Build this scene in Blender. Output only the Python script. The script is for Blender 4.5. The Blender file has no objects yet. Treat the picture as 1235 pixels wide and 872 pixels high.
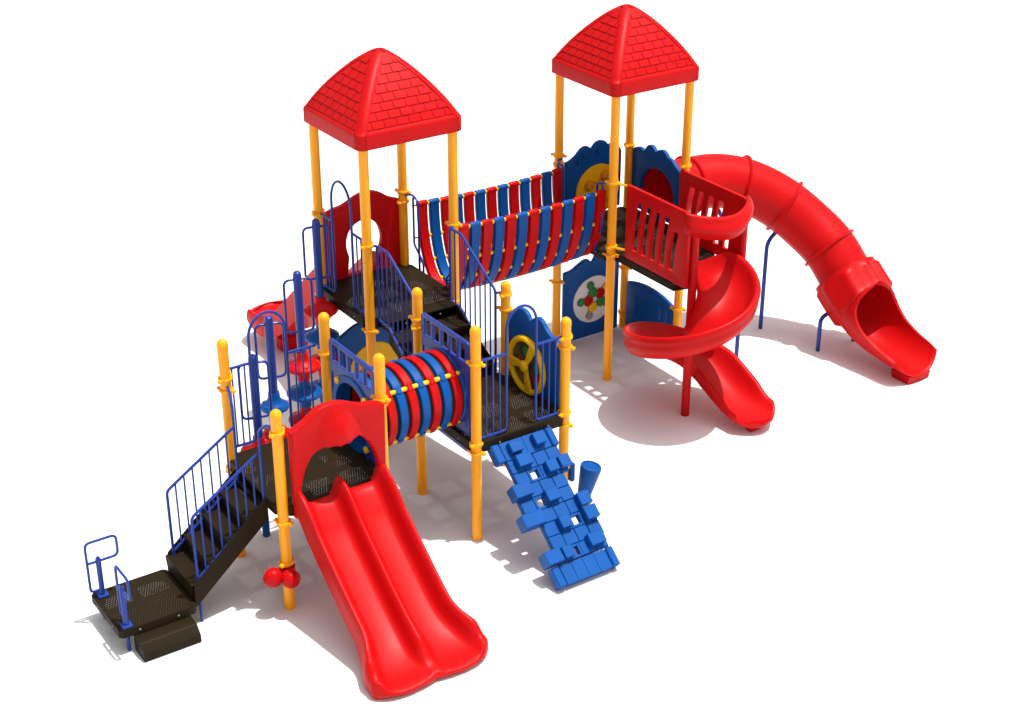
import bpy, math, random
from mathutils import Vector, Matrix
random.seed(7)
U = U_ = 1.25                  # metres per deck bay (post centre to post centre)
scene = bpy.context.scene
C = scene.collection
pi = math.pi
sin, cos, rad = math.sin, math.cos, math.radians

# ------------------------------------------------------------------ materials
def mat(name, col, rough=0.4, spec=0.5, bump=0.0, bscale=60, vary=0.06, coat=0.0, trans=0.0):
    m = bpy.data.materials.new(name); m.use_nodes = True
    nt = m.node_tree; b = nt.nodes['Principled BSDF']
    b.inputs['Roughness'].default_value = rough
    b.inputs['Specular IOR Level'].default_value = spec
    if coat:
        b.inputs['Coat Weight'].default_value = coat
        b.inputs['Coat Roughness'].default_value = 0.25
    tc = nt.nodes.new('ShaderNodeTexCoord')
    nz = nt.nodes.new('ShaderNodeTexNoise'); nz.inputs['Scale'].default_value = 3.0; nz.inputs['Detail'].default_value = 4
    nt.links.new(tc.outputs['Object'], nz.inputs['Vector'])
    rp = nt.nodes.new('ShaderNodeValToRGB')
    rp.color_ramp.elements[0].position = 0.3; rp.color_ramp.elements[1].position = 0.7
    rp.color_ramp.elements[0].color = (*[max(0, c * (1 - vary)) for c in col], 1)
    rp.color_ramp.elements[1].color = (*[min(1, c * (1 + vary)) for c in col], 1)
    nt.links.new(nz.outputs['Fac'], rp.inputs['Fac']); nt.links.new(rp.outputs['Color'], b.inputs['Base Color'])
    if bump:
        n2 = nt.nodes.new('ShaderNodeTexNoise'); n2.inputs['Scale'].default_value = bscale; n2.inputs['Detail'].default_value = 3
        nt.links.new(tc.outputs['Object'], n2.inputs['Vector'])
        bp = nt.nodes.new('ShaderNodeBump'); bp.inputs['Strength'].default_value = bump; bp.inputs['Distance'].default_value = 0.002
        nt.links.new(n2.outputs['Fac'], bp.inputs['Height']); nt.links.new(bp.outputs['Normal'], b.inputs['Normal'])
    if trans:                            # moulded polyethylene lets a little light through
        tl = nt.nodes.new('ShaderNodeBsdfTranslucent'); nt.links.new(rp.outputs['Color'], tl.inputs['Color'])
        mx = nt.nodes.new('ShaderNodeMixShader'); mx.inputs[0].default_value = trans
        nt.links.new(b.outputs[0], mx.inputs[1]); nt.links.new(tl.outputs[0], mx.inputs[2])
        nt.links.new(mx.outputs[0], nt.nodes['Material Output'].inputs['Surface'])
    return m
M = {}
M['red'] = mat('red_plastic', (0.62, 0.0045, 0.006), 0.40, 0.16, 0.15, 90, trans=.22)
M['roof'] = mat('roof_plastic', (0.62, 0.0045, 0.006), 0.42, 0.16, 0.15, 90, trans=.22)
M['blue'] = mat('blue_plastic', (0.0010, 0.075, 0.31), 0.40, 0.18, 0.15, 90)
M['rail'] = mat('blue_painted_steel', (0.013, 0.042, 0.27), 0.32, 0.3)
M['yellow'] = mat('yellow_painted_steel', (1.0, 0.40, 0.006), 0.30, 0.3, vary=0.03)
M['mustard'] = mat('yellow_plastic', (0.88, 0.50, 0.005), 0.4, 0.2)
M['bead'] = mat('bead_yellow', (0.88, 0.52, 0.01), 0.4, 0.2)
M['brown'] = mat('brown_coating', (0.018, 0.0118, 0.005), 0.55, 0.09, 0.2, 120)
M['black'] = mat('black_rubber', (0.010, 0.010, 0.011), 0.6, 0.2)
M['white'] = mat('white_plastic', (0.78, 0.78, 0.77), 0.4, 0.4)
M['green'] = mat('green_plastic', (0.02, 0.22, 0.03), 0.4, 0.4)
M['grey'] = mat('grey_plastic', (0.30, 0.30, 0.29), 0.35, 0.4)
M['ochre'] = mat('orange_plastic', (0.70, 0.26, 0.01), 0.4, 0.4)
M['smoke'] = mat('dark_window', (0.05, 0.055, 0.03), 0.2, 0.5)

def perforated():                       # punched steel: the holes are really open
    m = bpy.data.materials.new('perforated_deck'); m.use_nodes = True
    nt = m.node_tree; N = nt.nodes; L = nt.links
    b = N['Principled BSDF']; out = N['Material Output']
    b.inputs['Base Color'].default_value = (0.018, 0.0118, 0.005, 1); b.inputs['Roughness'].default_value = 0.55
    b.inputs['Specular IOR Level'].default_value = 0.09
    uv = N.new('ShaderNodeUVMap'); uv.uv_map = 'deck'
    sp = N.new('ShaderNodeSeparateXYZ'); L.new(uv.outputs['UV'], sp.inputs[0])
    def mth(op, a, b_=None, c=None):
        n = N.new('ShaderNodeMath'); n.operation = op
        for i, v in enumerate((a, b_, c)):
            if v is None: continue
            if isinstance(v, (int, float)): n.inputs[i].default_value = v
            else: L.new(v, n.inputs[i])
        return n.outputs[0]
    P = 0.030; R = 0.0033              # pitch and radius in metres
    row = mth('FLOOR', mth('DIVIDE', sp.outputs['Y'], P))
    off = mth('MULTIPLY', mth('FLOORED_MODULO', row, 2.0), 0.5)
    fx = mth('SUBTRACT', mth('FRACT', mth('ADD', mth('DIVIDE', sp.outputs['X'], P), off)), 0.5)
    fy = mth('SUBTRACT', mth('FRACT', mth('DIVIDE', sp.outputs['Y'], P)), 0.5)
    d = mth('SQRT', mth('ADD', mth('MULTIPLY', fx, fx), mth('MULTIPLY', fy, fy)))
    hole = mth('LESS_THAN', d, R / P)
    def band(o, per, wid):              # blank strips between the punched fields
        f = mth('ABSOLUTE', mth('SUBTRACT', mth('FRACT', mth('DIVIDE', o, per)), 0.5))
        return mth('LESS_THAN', f, wid)
    msk = mth('MULTIPLY', hole, mth('MULTIPLY', band(sp.outputs['X'], 0.42, 0.38), band(sp.outputs['Y'], 0.42, 0.38)))
    tr = N.new('ShaderNodeBsdfTransparent'); mx = N.new('ShaderNodeMixShader')
    L.new(msk, mx.inputs[0]); L.new(b.outputs[0], mx.inputs[1]); L.new(tr.outputs[0], mx.inputs[2])
    L.new(mx.outputs[0], out.inputs['Surface'])
    return m
M['deck'] = perforated()

# ------------------------------------------------------------------ geometry helper
class G:
    def __init__(s): s.v = []; s.f = []; s.flat = set()
    def add(s, v, f):
        o = len(s.v); s.v += [Vector(p) for p in v]; s.f += [tuple(i + o for i in q) for q in f]; return s
    def box(s, c, size, R=None, taper=1.0, bev=0.0):
        x, y, z = [a / 2 for a in size]; c = Vector(c)
        b = min(bev, x * .9, y * .9, z * .9)
        if b <= 0:
            vs = [Vector((sx * x * (taper if sz > 0 else 1), sy * y * (taper if sz > 0 else 1), sz * z)) for sz in (-1, 1) for sy in (-1, 1) for sx in (-1, 1)]
            fs = [(0, 2, 3, 1), (4, 5, 7, 6), (0, 1, 5, 4), (2, 6, 7, 3), (0, 4, 6, 2), (1, 3, 7, 5)]
        else:                            # chamfered box
            vs = []; idx = {}
            for sx in (-1, 1):
                for sy in (-1, 1):
                    for sz in (-1, 1):
                        t = taper if sz > 0 else 1
                        for ax in range(3):
                            p = [sx * (x * t - b), sy * (y * t - b), sz * (z - b)]
                            p[ax] = (sx * x * t, sy * y * t, sz * z)[ax]
                            idx[sx, sy, sz, ax] = len(vs); vs.append(Vector(p))
            fs = []
            for ax in range(3):
                o1, o2 = [a for a in range(3) if a != ax]
                for sg in (-1, 1):
                    q = []
                    for a, b2 in ((-1, -1), (1, -1), (1, 1), (-1, 1)):
                        k = [0, 0, 0]; k[ax] = sg; k[o1] = a; k[o2] = b2; q.append(idx[(*k, ax)])
                    fs.append(tuple(q))
            for ax in range(3):          # edges parallel to ax
                o1, o2 = [a for a in range(3) if a != ax]
                for a in (-1, 1):
                    for b2 in (-1, 1):
                        q = []
                        for sg, oo in ((-1, o1), (-1, o2), (1, o2), (1, o1)):
                            k = [0, 0, 0]; k[ax] = sg; k[o1] = a; k[o2] = b2; q.append(idx[(*k, oo)])
                        fs.append(tuple(q))
            for sx in (-1, 1):
                for sy in (-1, 1):
                    for sz in (-1, 1): fs.append(tuple(idx[sx, sy, sz, a] for a in range(3)))
        if R is not None: vs = [R @ v for v in vs]
        return s.add([v + c for v in vs], fs)
    def sweep(s, secs, closed=True, cap=True):
        n = len(secs[0]); v = [p for q in secs for p in q]; f = []
        for i in range(len(secs) - 1):
            for j in range(n if closed else n - 1):
                a, b = i * n + j, i * n + (j + 1) % n
                f.append((a, b, b + n, a + n))
        if cap and closed:
            f.append(tuple(range(n))[::-1]); f.append(tuple((len(secs) - 1) * n + j for j in range(n)))
        return s.add(v, f)
    def tube(s, path, r, n=10, loop=False, up=None):
        P = [Vector(p) for p in path]; m = len(P); secs = []; nrm = None
        for i in range(m):
            if loop: t = (P[(i + 1) % m] - P[i - 1]).normalized()
            else: t = (P[min(i + 1, m - 1)] - P[max(i - 1, 0)]).normalized()
            if nrm is None:
                a = Vector((0, 0, 1)) if abs(t.z) < .9 else Vector((1, 0, 0))
                nrm = (a - a.dot(t) * t).normalized()
            else: nrm = (nrm - nrm.dot(t) * t).normalized()
            bn = t.cross(nrm); rr = r(i / (m - 1)) if callable(r) else r
            secs.append([P[i] + rr * (cos(2 * pi * k / n) * nrm + sin(2 * pi * k / n) * bn) for k in range(n)])
        if loop: secs.append(secs[0])
        return s.sweep(secs, True, not loop)
    def lathe(s, prof, n=20, o=(0, 0, 0), axis=(0, 0, 1)):
        q = Vector((0, 0, 1)).rotation_difference(Vector(axis).normalized()).to_matrix(); o = Vector(o)
        secs = [[o + q @ Vector((max(r, 1e-5) * cos(2 * pi * k / n), max(r, 1e-5) * sin(2 * pi * k / n), z)) for k in range(n)] for r, z in prof]
        return s.sweep(secs, True, True)
    def plate(s, loops, th, bev, frame, res=3):
        o, X, Y = [Vector(a) for a in frame]; W = X.cross(Y).normalized()
        cu = bpy.data.curves.new('tmp', 'CURVE'); cu.dimensions = '2D'; cu.fill_mode = 'BOTH'
        cu.extrude = max(th / 2 - bev, 1e-4); cu.bevel_depth = bev; cu.bevel_resolution = res; cu.offset = -bev
        for lp in loops:
            sp = cu.splines.new('POLY'); sp.points.add(len(lp) - 1); sp.use_cyclic_u = True
            for p, q in zip(sp.points, lp): p.co = (q[0], q[1], 0, 1)
        ob = bpy.data.objects.new('tmp', cu); me = bpy.data.meshes.new_from_object(ob)
        s.add([o + v.co.x * X + v.co.y * Y + v.co.z * W for v in me.vertices], [tuple(p.vertices) for p in me.polygons])
        bpy.data.objects.remove(ob); bpy.data.curves.remove(cu); bpy.data.meshes.remove(me)
        return s

WORLD = {}
def build(name, g, m, parent=None, origin=None, smooth=35, label=None, uv=None, solid=False):
    vs = [v * U for v in g.v]
    if origin is None:
        lo = [min(v[i] for v in vs) for i in range(3)]; hi = [max(v[i] for v in vs) for i in range(3)]
        org = Vector(((lo[0] + hi[0]) / 2, (lo[1] + hi[1]) / 2, lo[2]))
    else: org = Vector(origin) * U
    me = bpy.data.meshes.new(name); me.from_pydata([v - org for v in vs], [], g.f)
    me.validate(); me.update()
    import bmesh
    bm = bmesh.new(); bm.from_mesh(me)
    bmesh.ops.remove_doubles(bm, verts=bm.verts, dist=1e-5)
    bmesh.ops.recalc_face_normals(bm, faces=bm.faces)
    if uv:
        lay = bm.loops.layers.uv.new('deck')
        for f in bm.faces:
            for l in f.loops:
                c = l.vert.co + org
                l[lay].uv = uv(c)
    bm.to_mesh(me); bm.free()
    me.materials.append(M[m])
    me.shade_smooth(); me.set_sharp_from_angle(angle=rad(smooth))
    ob = bpy.data.objects.new(name, me); C.objects.link(ob)
    ob.location = org
    if parent is not None:
        ob.parent = parent; ob.location = org - WORLD[parent]
    WORLD[ob] = org
    if label: ob['label'] = label
    return ob
def copy(ob, parent, world):             # repeat of a part, mesh data shared
    c = ob.copy(); C.objects.link(c); c.parent = parent
    w = Vector(world) * U; c.location = w - WORLD[parent]; WORLD[c] = w
    return c

def fillet(pts, r, n=5):
    P = [Vector(p) for p in pts]; out = [P[0]]
    for i in range(1, len(P) - 1):
        a, b, c = P[i - 1], P[i], P[i + 1]
        d1, d2 = (a - b), (c - b); k = min(r, d1.length * .49, d2.length * .49)
        p, q = b + d1.normalized() * k, b + d2.normalized() * k
        for j in range(n + 1):
            t = j / n; out.append((1 - t) ** 2 * p + 2 * t * (1 - t) * b + t * t * q)
    out.append(P[-1]); return out
def fillet_loop(pts, r, n=5):
    P = [Vector((*p, 0)) if len(p) == 2 else Vector(p) for p in pts]; m = len(P); out = []
    for i in range(m):
        a, b, c = P[i - 1], P[i], P[(i + 1) % m]
        d1, d2 = (a - b), (c - b); k = min(r, d1.length * .49, d2.length * .49)
        p, q = b + d1.normalized() * k, b + d2.normalized() * k
        for j in range(n + 1):
            t = j / n; out.append((1 - t) ** 2 * p + 2 * t * (1 - t) * b + t * t * q)
    return out
def spline(pts, n=6, closed=False):
    P = [Vector((*p, 0)) if len(p) == 2 else Vector(p) for p in pts]; m = len(P); out = []
    rng = range(m) if closed else range(m - 1)
    for i in rng:
        g = (lambda k: P[k % m]) if closed else (lambda k: P[max(0, min(m - 1, k))])
        a, b, c, d = g(i - 1), g(i), g(i + 1), g(i + 2)
        for j in range(n):
            t = j / n
            out.append(.5 * ((2 * b) + (c - a) * t + (2 * a - 5 * b + 4 * c - d) * t * t + (3 * b - a - 3 * c + d) * t ** 3))
    if not closed: out.append(P[-1])
    return out
def circ(cx, cy, r, n=28, ry=None): return [(cx + r * cos(2 * pi * k / n), cy + (ry or r) * sin(2 * pi * k / n)) for k in range(n)]
def rrect(x0, y0, x1, y1, r): return [(p.x, p.y) for p in fillet_loop([(x0, y0), (x1, y0), (x1, y1), (x0, y1)], r)]
def lerp(a, b, t): return a + (b - a) * t
def smooth_s(a, b2, t):
    t = max(0, min(1, (t - a) / (b2 - a))); return t * t * (3 - 2 * t)
def interp(tab, x):
    if x <= tab[0][0]: return tab[0][1]
    for (a, p), (b, q) in zip(tab, tab[1:]):
        if x <= b: return lerp(p, q, (x - a) / (b - a))
    return tab[-1][1]

# ------------------------------------------------------------------ plan (deck bays)
b, c, d = 1.9855, 1.9356, 5.0031
ZA, ZC = 1.055, 1.55                     # deck heights
POST = {'A1': (0, 0), 'A2': (1, 0), 'A3': (0, 1), 'A4': (1, 1), 'B1': (b, 0), 'B2': (b + 1, 0), 'B3': (b, 1), 'B4': (b + 1, 1),
        'C1': (b, c), 'C2': (b + 1, c), 'C3': (b, c + 1), 'C4': (b + 1, c + 1), 'D1': (d, c), 'D2': (d + 1, c), 'D3': (d, c + 1), 'D4': (d + 1, c + 1)}

# ground
g = G(); s_ = 60
g.add([(-s_, -s_, 0), (s_, -s_, 0), (s_, s_, 0), (-s_, s_, 0)], [(0, 1, 2, 3)])
gm = mat('white_ground', (0.80, 0.80, 0.80), 0.9, 0.1, vary=0.01); M['ground'] = gm
ground = build('ground', g, 'ground', origin=(0, 0, 0)); ground['kind'] = 'structure'

root = bpy.data.objects.new('playground_set', None); C.objects.link(root)
root.location = Vector((2.5, 1.2, 0)) * U; WORLD[root] = root.location.copy()
root['label'] = 'red, blue and yellow playground set with two roofed towers on white ground'
root['category'] = 'playground'

# ------------------------------------------------------------------ posts, caps, clamps
def clamp_mesh():
    g = G()
    g.lathe([(.050, -.014), (.064, -.014), (.067, -.006), (.067, .006), (.064, .014), (.050, .014)], 20)
    for a in (30, 210):
        R = Matrix.Rotation(rad(a), 3, 'Z')
        g.box(R @ Vector((.078, 0, 0)), (.036, .034, .03), R, bev=.006)
        g.tube([R @ Vector((.080, -.026, 0)), R @ Vector((.080, .026, 0))], .0075, 8)
    return g
ZT = {'A1': 1.994, 'A2': 2.236, 'A3': 2.243, 'A4': 2.237, 'B1': 2.237, 'B2': 2.06, 'B3': 2.237, 'B4': 2.057}
CL = {'A1': [1.775, .89, .48], 'A2': [1.80, 1.755, .96], 'A3': [1.855, 1.745, .95], 'A4': [1.83, .96], 'B1': [1.86, 1.04, .945], 'B2': [1.86, 1.755, 1.06, .93],
      'B3': [1.92, 1.84, .95], 'B4': [1.92, 1.76, .95], 'C1': [2.34, 1.42], 'C2': [2.34, 1.50, 1.40], 'C3': [2.36, 1.43], 'C4': [2.38, 2.27, 1.42],
      'D1': [2.36, 1.63, 1.53], 'D2': [2.36, .62], 'D3': [2.38, 2.28, .84], 'D4': [2.31, 1.36, 1.13, .78, .2]}
clamp0 = None
for k, (x, y) in POST.items():
    h = ZT.get(k, 3.36); capped = k in ZT
    g = G(); top = h - .055 if capped else h
    g.lathe([(.049, 0), (.049, top)], 24, (x, y, 0))
    p = build('post', g, 'yellow', root, (x, y, 0))
    if capped:
        g = G(); g.lathe([(.0505, -.03), (.0515, -.02), (.0515, .0)] + [(.0515 * cos(t), .055 * sin(t)) for t in [pi / 2 * i / 7 for i in range(1, 8)]], 24, (x, y, top))
        build('cap', g, 'yellow', p)
    for i, z in enumerate(CL[k]):
        if clamp0 is None:
            g = clamp_mesh(); g.v = [v + Vector((x, y, z)) for v in g.v]
            clamp0 = build('clamp', g, 'yellow', p, (x, y, z))
        else:
            cc = copy(clamp0, p, (x, y, z)); cc.rotation_euler.z = rad((hash_k := (ord(k[0]) * 7 + int(k[1]) * 3 + i) % 4) * 90)

# ------------------------------------------------------------------ decks
def deck(x0, y0, x1, y1, z, ch=.11, th=.10, name='deck', mname='deck', parent=None, label=None):
    def octo(e, c_): return [(x0 + c_ - e, y0 - e), (x1 - c_ + e, y0 - e), (x1 + e, y0 + c_ - e), (x1 + e, y1 - c_ + e), (x1 - c_ + e, y1 + e), (x0 + c_ - e, y1 + e), (x0 - e, y1 - c_ + e), (x0 - e, y0 + c_ - e)]
    o = octo(0, ch); g = G()
    g.sweep([[(*p, z - .0012) for p in o], [(*p, z) for p in o]])
    top = build(name, g, mname, parent or root, uv=lambda co: (co.x - x0 * U + .02, co.y - y0 * U + .02), label=label)
    g = G(); i_ = octo(-.012, ch + .004); n = len(o); oo = octo(.002, ch + .001)
    secs = [[(*p, z - .002) for p in oo], [(*p, z - th) for p in oo], [(*p, z - th) for p in octo(-.05, ch + .02)], [(*p, z - th + .006) for p in octo(-.05, ch + .02)],
            [(*p, z - th + .006) for p in i_], [(*p, z - .0065) for p in i_], ]
    g.sweep(secs + [secs[0]], True, False)
    build('deck_frame', g, 'brown', top, smooth=20)
    for t in (.25, .75):
        for p_, ax in (((lerp(x0, x1, t), y0 - .002, z - th * .5), (0, -1, 0)), ((x0 - .002, lerp(y0, y1, t), z - th * .5), (-1, 0, 0))):
            g = G(); g.lathe([(.008, 0), (.008, .004), (.005, .007)], 10, p_, ax); build('bolt', g, 'grey', top)
    return top
E_ = .05
dA = deck(-E_, -E_, 1 + E_, 1 + E_, ZA); dB = deck(b - E_, -E_, b + 1 + E_, 1 + E_, ZA)
dC = deck(b - E_, c - E_, b + 1 + E_, c + 1 + E_, ZC); deck(b + .10, 1.742, b + .90, c - E_ - .003, ZC - .002, ch=.004, name='deck_extension'); dD = deck(d - E_, c - E_, d + 1 + E_, c + 1 + E_, ZC)

# ------------------------------------------------------------------ roofs
def roof_mesh():
    g = G(); hw = .59; zb, zf, za = 0, .155, .80
    def sq(w, r, z, n=6, ins=0.0):
        out = []
        r = min(r, w * .98)
        for q, (sx, sy) in enumerate(((1, 1), (-1, 1), (-1, -1), (1, -1))):
            for i in range(n + 1):
                a = pi / 2 * q + pi / 2 * i / n
                out.append((sx * (w - r) + r * cos(a), sy * (w - r) + r * sin(a), z))
            for e_, dd in ((w - .074, 0), (w - .084, ins), (-(w - .084), ins), (-(w - .074), 0)):
                if w < .13: e_ = (w * .3 if e_ >= 0 and dd == 0 else w * .25 if dd else -w * .3); dd = 0
                p_ = (e_, w - dd) if q == 0 else (-(w - dd), e_) if q == 1 else (-e_, -(w - dd)) if q == 2 else (w - dd, -e_)
                out.append((p_[0], p_[1], z))
        return out
    H = za - zf
    def wz(t):                           # half width at height fraction t (convex hip)
        return hw * (1 - t ** 1.12) ** .76
    secs = [sq(hw - .02, .07, zb), sq(hw - .004, .08, zb + .002), sq(hw, .085, zb + .008), sq(hw, .085, zf - .02), sq(hw - .004, .085, zf - .006), sq(hw - .014, .09, zf + .006)]
    ts = [i / 24 for i in range(1, 23)]
    for t in ts:
        w = wz(t); secs.append(sq(max(w - .014 * (1 - t), .02), .09 * (.55 + .45 * (1 - t)), zf + H * t * (1 - .018 * t ** 8), ins=.012 * smooth_s(.93, .90, t) if t > .03 else 0))
    prof_z = lambda q: zf + H * q * (1 - .018 * q ** 8)
    wl, zl = wz(t) - .014 * (1 - t), prof_z(t); w0 = wz(t - .03) - .014 * (1 - t + .03)
    slope = (zl - prof_z(t - .03)) / (w0 - wl); rl = .09 * (.55 + .45 * (1 - t)); hz = slope * wl / 1.9
    for a_ in (.12, .25, .4, .55, .7, .82, .92, .98): secs.append(sq(wl * (1 - a_), lerp(rl, wl, a_) * (1 - a_), zl + hz * (1 - (1 - a_) ** 1.9)))
    inner = [sq(hw - .02, .07, zb), sq(hw - .045, .07, zf), sq(.05, .03, zf + H * .9)]
    g.sweep(secs, True, False); n = len(secs[0])
    o = len(g.v); g.f.append(tuple(range(o - n, o)))
    g.sweep(inner, True, False); o = len(g.v); g.f.append(tuple(range(o - n, o)))
    # moulded shingles on the four faces
    rows = 8; t0, t1 = .04, .90
    def surf(t, x, out):                 # point on face pointing -Y
        w = max(wz(t) - .014 * (1 - t), .02)
        dt = .004; w2 = max(wz(t + dt) - .014 * (1 - t - dt), .02)
        nrm = Vector((0, -(H * dt), (w2 - w))).normalized()
        nrm = Vector((0, -H * dt, (w - w2))).normalized()
        nv = Vector((0, nrm.y, nrm.z))
        return Vector((x, -w + .012, zf + H * t)) + nv * out
    for q in range(4):
        R = Matrix.Rotation(pi / 2 * q, 3, 'Z')
        for r in range(rows):
            ta, tb = lerp(t0, t1, r / rows), lerp(t0, t1, (r + 1) / rows)
            tb2 = tb + .006
            ha, hb = wz(ta) - .10, wz(tb) - .10 - (.03 if r == rows - 1 else 0)
            if hb < .03: hb = .03
            bw = .135; sh = (.5 * bw if r % 2 else 0) + random.uniform(-.015, .015)
            k0 = -int(1 / bw) - 1
            for k in range(k0, -k0 + 1):
                x0, x1 = k * bw + sh, (k + 1) * bw + sh - .010
                xa0, xa1 = max(x0, -ha), min(x1, ha); xb0, xb1 = max(x0, -hb), min(x1, hb)
                if xa1 - xa0 < .02: continue
                if xb1 - xb0 < .004: 
                    m_ = min(max((x0 + x1) / 2, -hb), hb); xb0, xb1 = m_ - .002, m_ + .002
                nn = 3; top = []; bot = []
                oa = .0105 + random.uniform(-.001, .001)
                for j in range(nn + 1):
                    t = lerp(ta, tb2, j / nn); f = j / nn
                    o_ = lerp(oa, .001, f)
                    top.append((surf(t, lerp(xa0, xb0, f), o_), surf(t, lerp(xa1, xb1, f), o_)))
                    bot.append((surf(t, lerp(xa0, xb0, f), -.006), surf(t, lerp(xa1, xb1, f), -.006)))
                secs2 = [[bot[j][0], top[j][0], top[j][1], bot[j][1]] for j in range(nn + 1)]
                g.sweep([[R @ p for p in s2] for s2 in secs2])
    return g
zr = 3.33
g = roof_mesh(); cx, cy = b + .5, c + .5
g.v = [v + Vector((cx, cy, zr)) for v in g.v]
roof0 = build('roof', g, 'roof', root, (cx, cy, zr), smooth=28)
copy(roof0, root, (d + .5, c + .5, zr))

# ------------------------------------------------------------------ rails
RF, RB = .0135, .0088
def bars(parent, pts):
    for p, q in pts:
        g = G(); g.tube([p, q], RB, 8); build('baluster', g, 'rail', parent)
def archway(P, Q, zd, s1, s2, nl, nr, label=None, zb=.02):
    P = Vector((*P, 0)); Q = Vector((*Q, 0)); L = (Q - P)
    at = lambda s, z: P + L * s + Vector((0, 0, zd + z))
    g = G(); r = (s2 - s1) / 2; zl = 1.05
    e0, e1 = .055, .945
    path = fillet([at(e0, zb), at(s1, zb), at(s1, zl)], .05)
    path += [at(s1 + r - r * cos(a), zl + r * 1.2 * sin(a)) for a in [pi * i / 14 for i in range(1, 14)]]
    path += fillet([at(s2, zl), at(s2, zb), at(e1, zb)], .05)
    g.tube(path, RF, 10)
    g.tube([at(e0, .815), at(s1, .815)], RF, 10); g.tube([at(s2, .815), at(e1, .815)], RF, 10)
    f = build('archway_rail', g, 'rail', root, label=label)
    pts = []
    for n, a, b2 in ((nl, e0 + .02, s1), (nr, s2, e1 - .02)):
        for i in range(n):
            s = lerp(a, b2, (i + (0.5 if a < .2 else 1)) / (n + .5)); pts.append((at(s, zb), at(s, .815)))
    bars(f, pts)
archway((b, 0), (b + 1, 0), ZA, .335, .665, 3, 3)
archway((0, 1.09), (1, 1.09), ZA + .02, .29, .655, 3, 3)
archway((b, c + 1), (b, c), ZC, .30, .70, 3, 2)
def stair_rail(loop, plane, axis, n, extra=None):
    # loop: top polyline and bottom polyline in (u, z); bars are vertical between them
    top, bot = loop
    pt = (lambda u, z: Vector((u, plane, z))) if axis == 'x' else (lambda u, z: Vector((plane, u, z)))
    g = G(); pl = [pt(*p) for p in top] + [pt(*p) for p in reversed(bot)]
    q = fillet_loop(pl, .04, 4); g.tube(q, RF, 10, loop=True)
    for e in (extra or []): g.tube(fillet([Vector(v) for v in e], .04, 4), RF, 10)
    f = build('handrail', g, 'rail', root)
    key = sorted(top); kb = sorted(bot)
    u0, u1 = max(key[0][0], kb[0][0]), min(key[-1][0], kb[-1][0])
    bars(f, [(pt(u, interp(kb, u)), pt(u, interp(key, u))) for u in [lerp(u0, u1, (i + 1) / (n + 1)) for i in range(n)]])
# tower stairs (between the lower climbing deck and the left tower)
for xx in (b + .08, b + .92):
    stair_rail(([(1.06, 1.955), (1.665, 2.335), (1.885, 2.335)], [(1.06, 1.015), (1.70, 1.53), (1.885, 1.53)]), xx, 'y', 8,
               [[(xx, 1.06, 1.93), (b if xx < b + .5 else b + 1, 1.02, 1.93)], [(xx, 1.885, 2.335), (b if xx < b + .5 else b + 1, c - .03, 2.335)]])
# entry stairs
xs = -.735
for yy in (.24, .76):
    side = 0 if yy < .5 else 1
    stair_rail(([(xs, 1.065), (-.06, 1.50)], [(xs, .44), (-.06, .98)]), yy, 'x', 7,
               [[(xs, yy, .46), (xs, yy, 0)], [(-.06, yy, 1.46), (-.06, yy, 1.70), (-.03, yy + (-.1 if side == 0 else .1), 1.79), (0, 0 + .03 if side == 0 else .97, 1.79)], [(-.06, yy, 1.0), (-.06, yy, .93)]])

# ------------------------------------------------------------------ stairs
def stairs(axis, u0, u1, z0, z1, v0, v1, n, name='staircase', label=None):
    P = (lambda u, v, z: (u, v, z)) if axis == 'x' else (lambda u, v, z: (v, u, z))
    g = G(); rise = (z1 - z0) / n; run = (u1 - u0) / (n - 1); w = .008
    # one folded channel: two side plates joined by an underside sheet
    def chan(u, zt, zb): return [P(u, v0, zt), P(u, v0, zb), P(u, v1, zb), P(u, v1, zt), P(u, v1 - w, zt), P(u, v1 - w, zb + w), P(u, v0 + w, zb + w), P(u, v0 + w, zt)]
    g.sweep([chan(u0, z0 + rise * .8, z0 - .06), chan(u0 + .02, z0 + rise + .02, z0 - .045), chan(u1 - .02, z1 + .0, z1 - .235), chan(u1, z1 + .0, z1 - .22)])
    st = build(name, g, 'brown', root, smooth=20, label=label)
    for i in range(n):
        ua = u0 + run * i; z = z0 + rise * (i + 1); g = G(); a_, b_ = v0 + w + .001, v1 - w - .001
        if i < n - 1:
            ub = ua + run + .004; prof = [(ua - .012, z), (ub, z), (ub, z - .0012), (ua - .0108, z - .0012), (ua - .0108, z - .03), (ua, z - .031), (ua, z - rise), (ua - .0012, z - rise), (ua - .0012, z - .0298), (ua - .012, z - .029)]
        else:
            z -= .012; prof = [(ua, z), (ua + .0012, z), (ua + .0012, z - rise), (ua, z - rise)]
        g.sweep([[P(u, a_, q) for u, q in prof], [P(u, b_, q) for u, q in prof]])
        build('step', g, 'deck', st, smooth=20, uv=lambda co, ua=ua, z=z: ((co.y if axis == 'x' else co.x) - v0 * U_ + .02, (co.x if axis == 'x' else co.y) - ua * U_ + .06 - (co.z - z * U_)))
    return st
ZL = .25
stairs('x', -.79, -.052, ZL, ZA - .004, .20, .80, 5, label='brown stairs rising from the low landing step')
stairs('y', 1.052, 1.74, ZA, ZC - .004, b + .10, b + .90, 4, label='brown stairs rising to the left roofed tower')

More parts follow.
